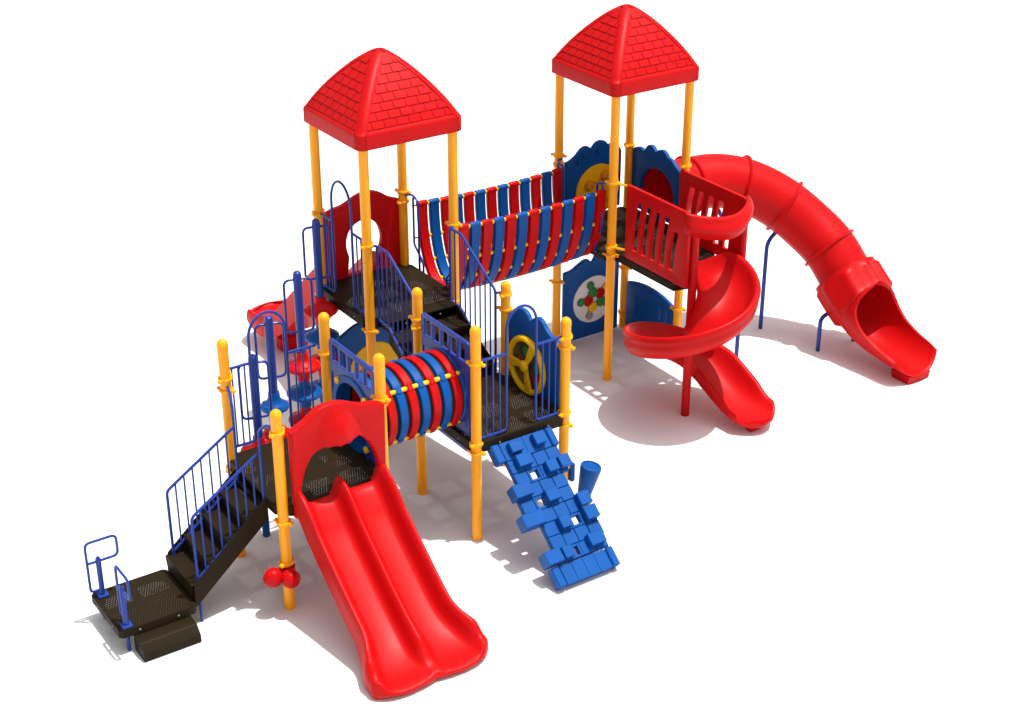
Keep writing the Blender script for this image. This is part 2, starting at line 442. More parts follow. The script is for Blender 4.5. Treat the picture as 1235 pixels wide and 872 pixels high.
# landing (transfer step) with its handles and the low step in front
ld = deck(-1.50, .15, -.80, .83, ZL, ch=.03, th=.075, name='landing', label='low brown landing deck at the foot of the stairs')
for (x, y) in ((-1.42, .21), (-1.42, .76)):
    g = G(); g.tube([(x, y, 0), (x, y, ZL - .01)], .016, 12); build('leg', g, 'rail', ld)
g = G()
prof = fillet_loop([(.17, .003), (.17, .165), (.03, .155), (-.042, .075), (-.042, .003)], .014, 4)
prof = [(p.x, p.y) for p in prof]
g.sweep([[(-1.38, y, z) for y, z in prof], [(-.865, y, z) for y, z in prof]])
build('low_step', g, 'brown', root, smooth=40, label='low rounded brown step in front of the landing')
def handle(base, dirv, label=None):
    o = Vector(base); e = Vector(dirv); z = Vector((0, 0, 1))
    g = G(); g.lathe([(.024, 0), (.024, .375), (.020, .395), (.010, .405)], 14, o)
    h = build('grab_handle', g, 'rail', root)
    g = G()
    loop = [o + e * -.10 + z * .07, o + e * -.10 + z * .565, o + e * .18 + z * .565, o + e * .18 + z * .36, o + e * -.1 + z * .36]
    g.tube(fillet([o + e * -.02 + z * .07] + loop, .05, 5), .012, 10)
    build('loop', g, 'rail', h)
    g = G(); g.box(o + z * .012, (.09, .09, .024), bev=.004); build('foot_plate', g, 'rail', h)
handle((-1.42, .74, ZL), (1, 0, 0)); handle((-1.42, .205, ZL), (0, -1, 0))

# ------------------------------------------------------------------ double slide + hood
def slide(path, secf, xc, name, label, sgn, er, hc):
    # path: floor points (y, z); secf(t) -> section [(x, h, ds)]
    P = [Vector((0, y, z)) for y, z in path]; m = len(P); g = G(); secs = []
    Ls = [0]
    for i in range(1, m): Ls.append(Ls[-1] + (P[i] - P[i - 1]).length)
    for i in range(m):
        t = (P[min(i + 1, m - 1)] - P[max(i - 1, 0)]).normalized()
        n = Vector((0, -t.z * (1 if sgn > 0 else -1), t.y * (1 if sgn > 0 else -1)))
        if n.z < 0: n = -n
        secs.append([P[i] + Vector((xc + x, 0, 0)) + n * h + t * ds for x, h, ds in secf(Ls[i] / Ls[-1])])
    t = (P[-1] - P[-2]).normalized(); n = Vector((0, -t.z, t.y)); n = -n if n.z < 0 else n
    base = secf(1.0)
    for ang in (25, 50, 72, 90):
        k = cos(rad(ang)) ** .8; e = er * sin(rad(ang))
        secs.append([P[-1] + Vector((xc + x * (1 + .015 * sin(rad(ang))), 0, 0)) + n * (hc + (h - hc) * max(k, .02)) + t * (ds + e) for x, h, ds in base])
    g.sweep(secs)
    return build(name, g, 'red', root, smooth=50, label=label)
def double_sec(t):
    fl = 1 + .26 * smooth_s(.70, .97, t)                     # flare at the foot
    rh = .175 * (1 - .50 * smooth_s(.88, 1.0, t))
    dh = .155 * (1 - .85 * smooth_s(.84, .99, t))
    lob = .20 * smooth_s(.80, 1, t)
    ub = .03 * smooth_s(.85, 1, t)
    half = [(.028, dh * .86), (.048, dh * .50), (.066, dh * .18), (.09, .008), (.115, .001), (.20, -.002), (.285, .0), (.32, .008), (.345, rh * .2), (.368, rh * .60), (.390, rh * .93), (.41, rh), (.428, rh * .98), (.44, rh * .85), (.445, rh * .4), (.445, -.03), (.44, -.065), (.43, -.07 - ub), (.41, -.05 - ub), (.37, -.035 - ub), (.22, -.035 - ub), (.05, -.035 - ub)]
    pts = [(-x, h) for x, h in half[::-1]][0:]               # left underside -> centre
    upL = [(-x, h) for x, h in half[::-1]]
    und = [p for p in half if False]
    top = [(-x, h) for x, h in half[:15][::-1]] + [(-.012, dh * .97), (0, dh), (.012, dh * .97)] + half[:15]
    bot = half[15:] + [(0, -.035 - ub)] + [(-x, h) for x, h in half[15:][::-1]]
    out = []
    for x, h in top + bot:
        xx = x * fl
        a = abs(x) - .215; a = min(1, a / .24 if a > 0 else -a / .38)
        ds = lob * (math.sqrt(max(0, 1 - a * a * .985)) - .62)
        out.append((xx, h, ds))
    return out
def drop_end(path, n=3):
    y, z = path[-1]; y0, z0 = path[-2]; s = 1 if y > y0 else -1
    return path + [(y + s * .012, z - .012), (y + s * .016, z - .03), (y + s * .012, z - .045)]
pA = [(p.x, p.y) for p in spline([(-.03, 1.045), (-.12, 1.03), (-.24, .925), (-.36, .81), (-.64, .59), (-.90, .395), (-1.14, .235), (-1.30, .152), (-1.44, .105), (-1.56, .09)], 5)]
slide(pA, double_sec, .525, 'double_slide', 'red double slide at the front with two lanes', 1, .045, -.02)
g = G()
g.box((.525, -1.38, .035), (.42, .16, .07), bev=.015)
sl = [o for o in root.children if o.name == 'double_slide'][0]
build('foot', g, 'red', sl)
def hood(xc, y, zd, face, name='slide_hood', label=None):
    out = [(-.445, -.115), (-.45, .30), (-.455, .735), (-.40, .755), (-.32, .79), (-.24, .845), (-.15, .885), (-.04, .895), (.06, .875), (.15, .835), (.24, .80), (.34, .785), (.43, .755), (.46, .735), (.455, .30), (.45, .06), (.445, -.115)]
    o1 = [out[0], out[1]] + [(p.x, p.y) for p in spline(out[2:14], 5)] + out[14:]
    if face > 0:
        o2 = [(-.385 * cos(a_), max(.0, .585 * sin(a_) ** .85)) for a_ in [pi * i_ / 40 for i_ in range(1, 40)]] + [(.38, -.012), (-.38, -.012)]
    else:                                # seen from the deck side: round opening over a narrower passage
        op = [(-.20, .14), (-.19, .22), (-.215, .32), (-.21, .42), (-.16, .53), (-.06, .595), (.05, .59), (.15, .53), (.20, .43), (.205, .32), (.18, .22), (.19, .14)]
        o2 = [(p.x, p.y) for p in spline(op, 4)] + [(.20, .02), (-.21, .02)]
    g = G(); g.plate([o1, o2], .075, .016, ((xc, y, zd), (face, 0, 0), (0, 0, 1)))
    h = build(name, g, 'red', root, smooth=40, label=label)
    g = G(); secs = []                                      # moulded awning that swells out over the opening
    nu, nv = 44, 16
    top_z = lambda u: interp([(a_, b_) for a_, b_ in out[2:14]], u) - .03
    for i in range(nv + 1):
        f = i / nv; row = []
        for j in range(nu + 1):
            u = -1 + 2 * j / nu
            wid = lerp(.10, .25, f ** .8)
            xx = u * wid - .015
            zt = top_z(xx); zb2 = min(.538 + .012 * abs(sin((u + .1) * pi * 2.6)), .585 * max(0, 1 - (xx / .385) ** 2) ** .425 + .012)
            bul = .12 * (cos(u * pi / 2) ** 1.3 if abs(u) < 1 else 0) * sin(min(f * 1.08, 1) * pi / 2) ** 1.1
            row.append(Vector((xc + face * xx, y - face * (.0365 + bul), zd + lerp(zt, zb2, f))))
        secs.append(row)
    back = lambda row, dz: [Vector((p.x, y - face * .03, p.z + dz)) for p in row]
    g.sweep([back(secs[0], -.004)] + secs + [[p + Vector((0, face * .008, -.010)) for p in secs[-1]], back(secs[-1], .02)], False, False)
    build('awning', g, 'red', h, smooth=60)
hood(.525, -.065, ZA, 1, label='red hood with arched opening over the double slide')
hood(b + .53, c + 1.06, ZC, -1, label='red hood on the back of the left tower')

def single_sec(t):
    fl = 1 + .16 * smooth_s(.74, .95, t); rh = .17 * (1 - .2 * smooth_s(.9, 1.0, t)); lob = .26 * smooth_s(.82, 1, t)
    half = [(0, -.01), (.1, -.006), (.18, .008), (.235, .045), (.262, rh * .6), (.275, rh * .92), (.29, rh), (.308, rh * .97), (.316, rh * .8), (.315, -.04), (.29, -.10), (.2, -.10), (0, -.10)]
    out = []
    full = [(-x, h) for x, h in half[1:10][::-1]] + half[:10] + half[10:] + [(-x, h) for x, h in half[10:12][::-1]]
    for x, h in full:
        a = x / .316; out.append((x * fl, h, lob * (math.sqrt(max(0, 1 - a * a * .95)) - .3)))
    return out
pB = [(p.x, p.y) for p in spline([(3.0, 1.545), (3.12, 1.52), (3.3, 1.39), (3.7, 1.05), (4.1, .70), (4.42, .44), (4.65, .325), (4.82, .285), (4.98, .295)], 5)]
bs = slide(pB, single_sec, 2.42, 'back_slide', 'red slide leading off the back of the left tower', -1, .11, .03)
g = G(); g.box((2.42, 4.65, .10), (.36, .16, .20), bev=.03); build('foot', g, 'red', bs)

# ------------------------------------------------------------------ crawl tunnel
zc, yc = 1.42, .5
g = G(); tx0, tx1 = 1.03, b - .03
secs = [[(x, yc + r * cos(2 * pi * k / 32), zc + r * sin(2 * pi * k / 32)) for k in range(32)] for x, r in ((tx0, .338), (tx1, .338), (tx1, .334), (tx0, .334))]
g.sweep(secs + [secs[0]], True, False)
tun = build('crawl_tunnel', g, 'black', root, label='crawl tunnel of red and blue hoops between the two low decks')
n = 8; pitch = (tx1 - tx0) / n
for i in range(n):
    x = tx0 + pitch * (i + .5); w = .041
    g = G()
    pr = [(-w, .315), (-w, .358), (-w + .008, .366), (w - .008, .366), (w, .358), (w, .315)]
    secs = []
    for k in range(40):
        a = 2 * pi * k / 40
        secs.append([(x + px, yc + r * cos(a), zc + r * sin(a)) for px, r in pr])
    g.sweep(secs + [secs[0]], True, False)
    for a in (45, 135, 225, 315):
        R = Matrix.Rotation(rad(a), 3, 'X'); g.box(Vector((x, yc, zc)) + R @ Vector((0, .366, 0)), (.062, .026, .075), R, bev=.010)
    build('hoop', g, 'red' if i % 2 else 'blue', tun, smooth=30)
for a in (45, 135, 225, 315):
    g = G(); y, z = yc + .350 * cos(rad(a)), zc + .350 * sin(rad(a))
    g.tube([(1.0 - .03, y, z), (b + .03, y, z)], .0215, 12)
    for x in (.975, b + .025): g.lathe([(.018, -.02), (.032, -.016), (.034, 0), (.032, .016), (.018, .02)], 12, (x, y, z), (1, 0, 0))
    build('rod', g, 'bead', tun)
for x in (1.005, b - .005):
    y0, y1, z0, z1 = .085, .915, .885, 2.03
    holes = [circ(yc, zc, .335, 36)]
    for zz0, zz1 in ((z1 - .215, z1 - .045), (z0 + .05, z0 + .19)):
        for i in range(5):
            u = lerp(y0 + .12, y1 - .12, i / 4); holes.append(rrect(u - .052, zz0, u + .052, zz1, .012))
    for u in (y0 + .045, y1 - .045):
        holes.append(rrect(u - .012, zc - .28, u + .012, zc - .03, .01)); holes.append(rrect(u - .012, zc + .03, u + .012, zc + .28, .01))
    g = G(); g.plate([rrect(y0, z0, y1, z1, .06)] + holes, .03, .006, ((x, 0, 0), (0, 1, 0), (0, 0, 1)))
    pn = build('tunnel_panel', g, 'rail', root, smooth=40)
    g = G(); secs = [[(x + px, yc + r * cos(2 * pi * k / 36), zc + r * sin(2 * pi * k / 36)) for k in range(36)] for px, r in ((-.03, .30), (-.03, .36), (-.017, .37), (.017, .37), (.03, .36), (.03, .30))]
    g.sweep(secs + [secs[0]], True, False); build('collar', g, 'blue', pn)

# ------------------------------------------------------------------ arched bridge
n = 13; x0, x1 = b + 1.17, d - .09
yb0, yb1 = c + .10, c + .90
def ubend(t):                            # t 0..1 across the bridge; deep U section
    a = pi * t
    y = c + .5 - .40 * cos(a)
    s = sin(a)
    z = 2.235 - .83 * (s ** .92 if s > 0 else 0)
    y = c + .5 - .40 * (abs(cos(a)) ** .93) * (1 if cos(a) >= 0 else -1)
    return y, z
def u_pts(m=26): return [ubend(i / m) for i in range(m + 1)]
TB = (0, .13, .25, .38, .62, .75, .87, 1.0)
g = G()
sag = lambda x: -.035 * sin(pi * (x - x0) / (x1 - x0))
for t in TB:
    y, z = ubend(t); g.tube([(lerp(x0 - .12, x1 + .06, i / 12), y, z + sag(lerp(x0, x1, i / 12))) for i in range(13)], .008, 8)
br = build('suspension_bridge', g, 'black', root, label='U shaped bridge of red and blue slats between the two towers')
pitch = (x1 - x0) / (n - 1)
for i in range(n):
    x = x0 + pitch * i; w = .056; th = .030; P = u_pts(30); secs = []
    for j, (y, z) in enumerate(P):
        ya, za_ = P[max(j - 1, 0)]; yb, zb = P[min(j + 1, 30)]
        ty, tz = yb - ya, zb - za_; l = math.hypot(ty, tz); ny, nz = -tz / l, ty / l
        z += sag(x)
        f = 1
        secs.append([(x + sx * w * f, y + ny * h * f, z + nz * h * f) for sx, h in ((-1, -th * .6), (-.9, -th), (.9, -th), (1, -th * .6), (1, th * .6), (.9, th), (-.9, th), (-1, th * .6))])
    # rolled ends
    g = G(); g.sweep(secs)
    for t in (0, 1):
        y, z = ubend(t); z += sag(x); g.lathe([(.02, -.062), (.030, -.058), (.033, -.045), (.033, .045), (.030, .058), (.02, .062)], 14, (x, y, z + .004), (1, 0, 0))
    build('slat', g, 'red' if i % 2 == 0 else 'blue', br, smooth=40)
bead0 = None
for i in range(n - 1):
    x = x0 + pitch * (i + .5)
    for t in TB:
        y, z = ubend(t); z += sag(x)
        if bead0 is None:
            g = G(); g.lathe([(.008, -.021), (.019, -.016), (.021, 0), (.019, .016), (.008, .021)], 10, (x, y, z), (1, 0, 0)); bead0 = build('bead', g, 'bead', br, (x, y, z))
        else: copy(bead0, br, (x, y, z))
# narrow end rails of the bridge
for px, sg in ((b + 1, 1), (d, -1)):
    for py, q in ((c, 1), (c + 1, -1)):
        xx = px + sg * .07 if sg > 0 else px - .07
        zt, zb = ZC + .80, ZC + .02
        y = lambda s: py + q * s
        g = G()
        g.tube(fillet([(px, y(.05), zt), (xx, y(.07), zt), (xx, y(.19), zt - .04), (xx, y(.19), zb - .06)], .04), .0125, 8)
        g.tube(fillet([(xx, y(.09), zt - .03), (xx, y(.09), zb + .22), (xx, y(.19), zb + .14), (xx, y(.27), zb + .06), (xx, y(.27), zb - .06)], .03), .0125, 8)
        build('bridge_end_rail', g, 'rail', root)

# ------------------------------------------------------------------ decorated panels
def cloud(x0, x1, zlo, zs, hump):        # wavy top outline
    return None
def disc(g, c3, nrm, r, th): return g.lathe([(r * .985, -th / 2), (r, -th * .3), (r, th * .3), (r * .985, th / 2)], 40, c3, nrm)
# upper back panel of the right tower: yellow maze disc
fr = ((0, c + 1.03, 0), (1, 0, 0), (0, 0, 1))
top = [(p.x, p.y) for p in spline([(d + .10, 2.26), (d + .17, 2.275), (d + .25, 2.32), (d + .32, 2.385), (d + .40, 2.405), (d + .46, 2.37)], 5)] + \
      [(p.x, p.y) for p in spline([(d + .475, 2.365), (d + .53, 2.42), (d + .60, 2.435), (d + .67, 2.41), (d + .71, 2.36)], 5)] + \
      [(p.x, p.y) for p in spline([(d + .72, 2.36), (d + .78, 2.38), (d + .84, 2.36), (d + .90, 2.26)], 5)]
g = G(); g.plate([[(d + .10, ZC + .04)] + top + [(d + .90, ZC + .04)]][:1], .05, .015, fr)
for (x, z) in ((d + .28, 2.24), (d + .36, 2.30), (d + .56, 2.32)): g.lathe([(.02, -.028), (.024, -.022), (.024, 0), (.02, .004)], 10, (x, c + 1.0, z), (0, 1, 0))
pn = build('maze_panel', g, 'blue', root, smooth=40, label='blue wavy panel with a yellow maze disc in the right tower')
g = G(); disc(g, (d + .555, c + .998, 1.86), (0, 1, 0), .305, .02); dd = build('maze_disc', g, 'ochre' if False else 'mustard', pn)
for (x, z, r) in ((d + .42, 1.94, .052), (d + .64, 2.02, .05), (d + .62, 1.74, .05)):
    g = G(); g.lathe([(r * 1.25, 0), (r * 1.25, .012), (r, .014), (r * .95, .04), (r * .5, .05)], 20, (x, c + .987, z), (0, -1, 0)); build('knob', g, 'ochre', pn)
g = G(); g.tube([(d + .50, c + .982, 1.96), (d + .56, c + .982, 1.975), (d + .58, c + .982, 2.0)], .014, 8); g.tube([(d + .63, c + .982, 1.95), (d + .60, c + .982, 1.85), (d + .62, c + .982, 1.80)], .014, 8)
build('track', g, 'ochre', pn)
# tube-slide entry panel on the right face
px = d + 1.04; zt_ = 1.86; yt = c + .5
top = []
cp = [(c + .955, 2.25), (c + .88, 2.305), (c + .80, 2.33), (c + .745, 2.30)]
for seg in ([(c + .965, 2.0), (c + .965, 2.25), (c + .90, 2.31), (c + .82, 2.325), (c + .765, 2.305)], [(c + .755, 2.31), (c + .70, 2.385), (c + .62, 2.405), (c + .555, 2.36)], [(c + .545, 2.355), (c + .48, 2.395), (c + .40, 2.40), (c + .33, 2.35)], [(c + .32, 2.345), (c + .26, 2.33), (c + .17, 2.27), (c + .06, 2.22)]):
    top += [(p.x, p.y) for p in spline(seg, 5)]
g = G(); g.plate([[(c + .965, ZC + .03)] + top + [(c + .05, ZC + .03)], circ(yt, zt_, .295, 36)], .05, .014, ((px, 0, 0), (0, 1, 0), (0, 0, 1)))
build('tube_entry_panel', g, 'blue', root, smooth=40, label='blue wavy panel round the mouth of the tube slide')
# lower back panel of the right tower: gears on a white disc
fr = ((0, c + 1.0, 0), (1, 0, 0), (0, 0, 1))
top = [(p.x, p.y) for p in spline([(d + .09, .90), (d + .10, .925), (d + .20, .94), (d + .29, .985), (d + .38, 1.025), (d + .44, 1.02), (d + .485, .98)], 5)] + \
      [(p.x, p.y) for p in spline([(d + .50, .98), (d + .56, 1.06), (d + .64, 1.09), (d + .71, 1.06)], 5)] + [(p.x, p.y) for p in spline([(d + .72, 1.03), (d + .80, 1.02), (d + .90, .90)], 5)]
g = G(); g.plate([[(d + .09, .02)] + top + [(d + .90, .02)]], .045, .014, fr)
pn = build('gear_panel', g, 'blue', root, smooth=40, label='blue ground level panel with coloured gears on a white disc')
g = G(); disc(g, (d + .52, c + .973, .50), (0, 1, 0), .295, .016); build('disc', g, 'white', pn)
def gear(x, z, r, m, n=11):
    lp = []
    for k in range(n * 4):
        a = 2 * pi * k / (n * 4); rr = r if k % 4 in (0, 1) else r * .80; lp.append((x + rr * cos(a), z + rr * sin(a)))
    g = G(); g.plate([lp], .022, .003, ((0, c + .953, 0), (1, 0, 0), (0, 0, 1)), 1); build('gear', g, m, pn)
G0 = (d + .53, .50)
for a, m1, m2 in ((110, 'green', 'green'), (40, 'red', 'mustard'), (-28, 'green', 'red'), (-112, 'mustard', 'grey'), (178, 'red', 'green')):
    for rr, r, m in ((.098, .070, m1), (.205, .052, m2)): gear(G0[0] + rr * cos(rad(a)), G0[1] + rr * sin(rad(a)), r, m)
# lower right panel of the right tower
lp = [(c + .93, .04), (c + .93, .60)] + [(p.x, p.y) for p in spline([(c + .91, .64), (c + .75, .68), (c + .58, .70), (c + .40, .695), (c + .24, .67), (c + .08, .62)], 4)] + [(c + .07, .58), (c + .07, .04)]
sl_ = []
for i in range(6):
    u = c + .20 + i * .11
    sl_.append(rrect(u - .014, .34 + .02 * (i % 2), u + .014, .52, .012))
g = G(); g.plate([lp] + sl_[:2], .045, .012, ((d + 1.0, 0, 0), (0, 1, 0), (0, 0, 1)))
for i in range(2, 6):
    u = c + .20 + i * .11; g.box((d + .978, u, .38), (.012, .03, .26), bev=.004)
build('counter_panel', g, 'blue', root, smooth=40, label='blue ground level panel with curved top and narrow slots')
# lower panel beneath the left tower with mustard disc
fr = ((0, c + 1.0, 0), (1, 0, 0), (0, 0, 1))
top = [(p.x, p.y) for p in spline([(b + .09, .86), (b + .16, .90), (b + .26, .955), (b + .36, 1.0), (b + .44, .995), (b + .50, .94), (b + .58, .99), (b + .68, 1.01), (b + .78, .97), (b + .91, .86)], 5)]
g = G(); g.plate([[(b + .09, .02)] + top + [(b + .91, .02)]], .045, .014, fr)
pn = build('disc_panel', g, 'blue', root, smooth=40, label='blue ground level panel with a mustard disc under the left tower')
g = G(); disc(g, (b + .56, c + .975, .44), (0, 1, 0), .30, .016); build('disc', g, 'mustard', pn)
# wheel panel on the climbing deck
px = b + 1.0
lp = [(p.x, p.y) for p in spline([(.925, 1.60), (.925, 1.74), (.87, 1.78), (.80, 1.82), (.74, 1.875), (.66, 1.885), (.60, 1.86), (.555, 1.815), (.50, 1.86), (.43, 1.895), (.36, 1.88), (.29, 1.82), (.20, 1.775), (.10, 1.755), (.085, 1.68)], 5)]
g = G(); g.plate([[(.925, ZA + .02)] + lp + [(.085, ZA + .02)]], .05, .016, ((px, 0, 0), (0, 1, 0), (0, 0, 1)))
pn = build('wheel_panel', g, 'blue', root, smooth=40, label='blue wavy panel with a yellow steering wheel on the low deck')
wy, wz = .565, 1.335
g = G(); disc(g, (px - .031, wy, wz), (1, 0, 0), .26, .012); w_ = build('window', g, 'smoke', pn)
g = G(); g.tube([(px - .048, wy + .275 * cos(2 * pi * k / 40), wz + .275 * sin(2 * pi * k / 40)) for k in range(40)], .032, 10, loop=True)
wh = build('wheel', g, 'mustard', pn)
for a in (118, -8, 258):
    R = Matrix.Rotation(rad(a), 3, 'X'); g = G()
    pts = [(.02, .022), (.14, .038), (.27, .05), (.27, -.05), (.14, -.038), (.02, -.022)]
    g.plate([pts], .03, .008, ((px - .062, wy, wz), R @ Vector((0, 1, 0)), R @ Vector((0, 0, 1)))); build('spoke', g, 'mustard', pn)
g = G(); g.lathe([(.06, 0), (.06, .02), (.045, .035), (.02, .042)], 16, (px - .07, wy, wz), (-1, 0, 0)); build('hub', g, 'mustard', pn)
for (dy, dz, r, m) in ((.13, -.02, .05, 'red'), (.02, .14, .055, 'green'), (-.15, -.1, .055, 'red'), (-.16, .02, .045, 'green')):
    g = G(); disc(g, (px - .040, wy + dy, wz + dz), (1, 0, 0), r, .008); build('button', g, m, pn)

# ------------------------------------------------------------------ brick climbing wall
o = Vector((b, -.06, ZA - .06)); e2 = Vector((0, -1.11, -.91)).normalized(); e1 = Vector((1, 0, 0)); nn = e1.cross(e2); nn = nn if nn.z > 0 else -nn
Rm = Matrix((e1, e2, nn)).transposed()
g = G()
def brick(u, v, w, h, z0, z1, taper=1.0, bev=.0045):
    g.box(o + e1 * u + e2 * v + nn * ((z0 + z1) / 2), (w, h, z1 - z0), Rm, taper, bev)
for v_, h_ in ((.095, .19), (1.365, .19)):
    for u_, w_ in ((.147, .085), (.757, .075)): brick(u_, v_, w_, h_, -.085, .022, 1, .012)
    for u_ in (.265, .39, .515, .64): brick(u_, v_, .1235, h_ - .006, -.08, .006, 1, .003)
    brick(.45, v_, .62, h_ - .02, -.075, -.004, 1, 0)
ph = .134; pw = .142
rows = [(.20, 4), (.20, 4), (.13, 4), (.13, 4), (.14, 4), (.235, 4), (.235, 4), (.215, 4)]
holes = [(1, .445), (3, .313), (5, .580), (7, .455)]
for r, (u0, n_) in enumerate(rows):
    v = .255 + r * ph
    if v > 1.255: break
    hole = [h for rr, h in holes if rr == r]
    for k in range(n_):
        u = u0 + pw * (k + .5)
        if hole and abs(u - hole[0]) < pw * .5:
            hu = u
            for su in (-1, 1): brick(hu + su * .057, v, .026, ph - .004, -.07, .0, 1, .004)
            for sv in (-1, 1): brick(hu, v + sv * .052, .088, .026, -.07, -.003, 1, .004)
            continue
        brick(u, v, pw - .005, ph - .005, -.07, .0 + random.uniform(-.003, .003))
        brick(u, v, pw + .002, ph + .003, -.055, -.015, 1, 0)
for (u, v, w, h) in ((.325, .09, .13, .11), (.592, .085, .12, .12), (.345, .235, .16, .12), (.585, .375, .12, .115), (.73, .37, .12, .115), (.185, .505, .20, .13), (.45, .635, .14, .12), (.15, .795, .23, .135), (.735, .77, .13, .13), (.443, .915, .12, .12), (.735, .915, .14, .13), (.66, 1.16, .17, .12), (.165, 1.185, .18, .13), (.325, 1.185, .11, .115)):
    brick(u, v, w, h, -.06, .078, .985, .006)
build('climbing_wall', g, 'blue', root, smooth=25, label='bright blue brick climbing wall leaning against the low deck')

# blue drum cup and red bongos
g = G(); ax = Vector((.17, -.10, 1)).normalized()
g.lathe([(.045, 0), (.058, .01), (.102, .35), (.106, .39), (.102, .408), (.08, .415), (.078, .405), (.05, .40)], 24, (b + 1.165, -.10, .06), ax)
cup = build('drum', g, 'blue', root, label='blue tapered drum fixed to the post behind the climbing wall')
g = G(); g.box((b + 1.07, -.04, .40), (.05, .06, .20), bev=.008); build('bracket', g, 'blue', cup)
g = G(); g.lathe([(.050, -.02), (.068, -.02), (.068, .02), (.050, .02)], 18, (b + 1, 0, .48)); build('clamp', g, 'yellow', cup)
def capsule(g, p, ax, r, h):
    g.lathe([(r * math.sqrt(1 - abs(q) ** 2.6), h * q * 1.08) for q in [-1, -.985, -.95, -.88, -.76, -.6, -.35, 0, .35, .6, .76, .88, .95, .985, 1]], 26, p, ax)
g = G(); capsule(g, (-.155, -.035, .395), (-.55, -.8, .15), .088, .075); bo = build('bongo_pair', g, 'red', root, label='pair of red rounded drums low on the front post')
g = G(); capsule(g, (-.03, -.125, .385), (.15, -1, .1), .084, .075); build('drum', g, 'red', bo)
g = G(); g.lathe([(.050, -.03), (.072, -.03), (.072, .03), (.050, .03)], 18, (0, 0, .42)); g.box((-.07, -.07, .40), (.09, .06, .05), bev=.01); build('bracket', g, 'red', bo)

# ------------------------------------------------------------------ pod steppers
def pod(z, r=.175):
    return [(.055, z), (.06, z - .06), (.075, z - .085), (r * .75, z - .115), (r, z - .135), (r * 1.03, z - .15), (r, z - .17), (r * .9, z - .175), (.12, z - .165), (.085, z - .19), (.065, z - .25), (.062, z - .30)]
pods = [((.35, 1.17), 1.08, 'red', .80), ((.764, 1.672), 1.20, 'blue', .76), ((1.257, 2.02), 1.35, 'red', .82), ((1.78, 2.60), 1.60, 'red', .80)]
for i, ((x, y), z, m, hh) in enumerate(pods):
    top = z; k = 0; base = None
    while z > .06 and not (i == 0 and k == 1):
        zz = min(.30, z)
        g = G(); pr = pod(z, .135 if i == 1 else .175); pr = [(r_, max(q, 0)) for r_, q in pr]
        g.lathe(pr, 24, (x, y, 0))
        for a in range(5):               # drain hollows round the disc
            aa = 2 * pi * a / 5 + i; g.lathe([(.03, 0), (.03, .006), (.02, .008)], 8, (x + (.095 if i == 1 else .125) * cos(aa), y + (.095 if i == 1 else .125) * sin(aa), z - .122), (0.1 * cos(aa), .1 * sin(aa), 1))
        if base is None: base = build('pod_stepper', g, m, root, smooth=50, label='stack of round red and blue pods climbed by its blue handle post' if False else None)
        else: build('pod', g, m, base, smooth=50)
        z -= .30; k += 1; m = 'blue' if m == 'red' else 'red'
    if i == 0:
        g = G(); g.lathe([(.036, 0), (.036, z + .02)], 18, (x, y, 0)); build('pole', g, 'blue', base)
    g = G(); g.lathe([(.042, top - .12), (.042, top + hh), (.036, top + hh + .03), (.018, top + hh + .045)], 18, (x, y, 0)); hp = build('handle_post', g, 'rail', base)
    g = G(); e = Vector((.97, -.25, 0)); ce = Vector((x, y, 0))
    lp = fillet_loop([ce + e * sx * .135 + Vector((0, 0, top + q)) for sx, q in ((-1, hh - .04), (1, hh - .04), (1, hh - .60), (-1, hh - .60))], .06, 5)
    g.tube(lp, .0125, 10, loop=True); build('loop_handle', g, 'rail', hp)

# ------------------------------------------------------------------ spiral slide
sx, sy = 5.198, .792
zfl = lambda a: 1.50 - 1.18 * ((20 - a) / 380)      # a in degrees, 20 down to -360
def chute(t_r, k):
    return None
prof_t = [(.075, .20), (.085, .10), (.12, .045), (.20, .012), (.32, .0), (.44, .012), (.54, .05), (.60, .11), (.635, .175), (.65, .20), (.675, .212), (.70, .205), (.712, .18), (.705, .15), (.695, .12), (.70, .10), (.685, .05), (.63, -.01), (.54, -.045), (.38, -.07), (.22, -.055), (.12, -.02), (.06, .05), (.055, .18)]
g = G(); secs = []
inner_x = lambda r: r
for i in range(64):
    a = lerp(53, -360, i / 63); ar = rad(a); z = zfl(min(a, 20)) - .03 * smooth_s(15, 50, a)
    k = smooth_s(28, 0, a) if False else 1
    wall = lerp(.15, 1.22, smooth_s(0, 1, (53 - a) / 52)) - .22 * smooth_s(-250, -350, a)
    ins = smooth_s(0, 1, (-300 - a) / 60)                   # inner lip moves out to become the left side wall of the exit
    sec = []
    for r, h in prof_t:
        if r < .3: r2 = r + ins * .09 * (1 - (r - .05) / .25); h2 = h
        else: r2, h2 = r, h
        hh = h2 * wall if (h2 > .03 and r > .5) else h2
        sec.append((sx + r2 * cos(ar), sy + r2 * sin(ar), z + hh))
    secs.append(sec)
# straight run-out toward the viewer
ys = [sy - .71 * i / 14 for i in range(1, 15)]
z0 = zfl(-360)
zs = [z0 - interp([(0, 0), (.08, .035), (.2, .085), (.34, .135), (.46, .165), (.56, .18), (.64, .187), (.71, .19)], .71 * i / 14) for i in range(1, 15)]
for i, (y, z) in enumerate(zip(ys, zs)):
    f = i / (len(ys) - 1); sec = []
    for r, h in prof_t:
        if r < .3: r2 = r + .09 * (1 - (r - .05) / .25)
        else: r2 = r
        u = (r2 - .425) / .29
        lob = .20 * smooth_s(.1, 1, f) * (1 - u * u - .6)
        hh = h * (1 - .45 * smooth_s(.45, 1, f)) if h > 0 else h * .8
        sec.append((sx + r2, y - lob, z + hh))
    secs.append(sec)
last = secs[-1]; zc0 = zs[-1] + .02
for ang in (25, 50, 72, 90):
    k = max(cos(rad(ang)) ** .8, .02); secs.append([(x, y - .04 * sin(rad(ang)), zc0 + (z - zc0) * k) for x, y, z in last])
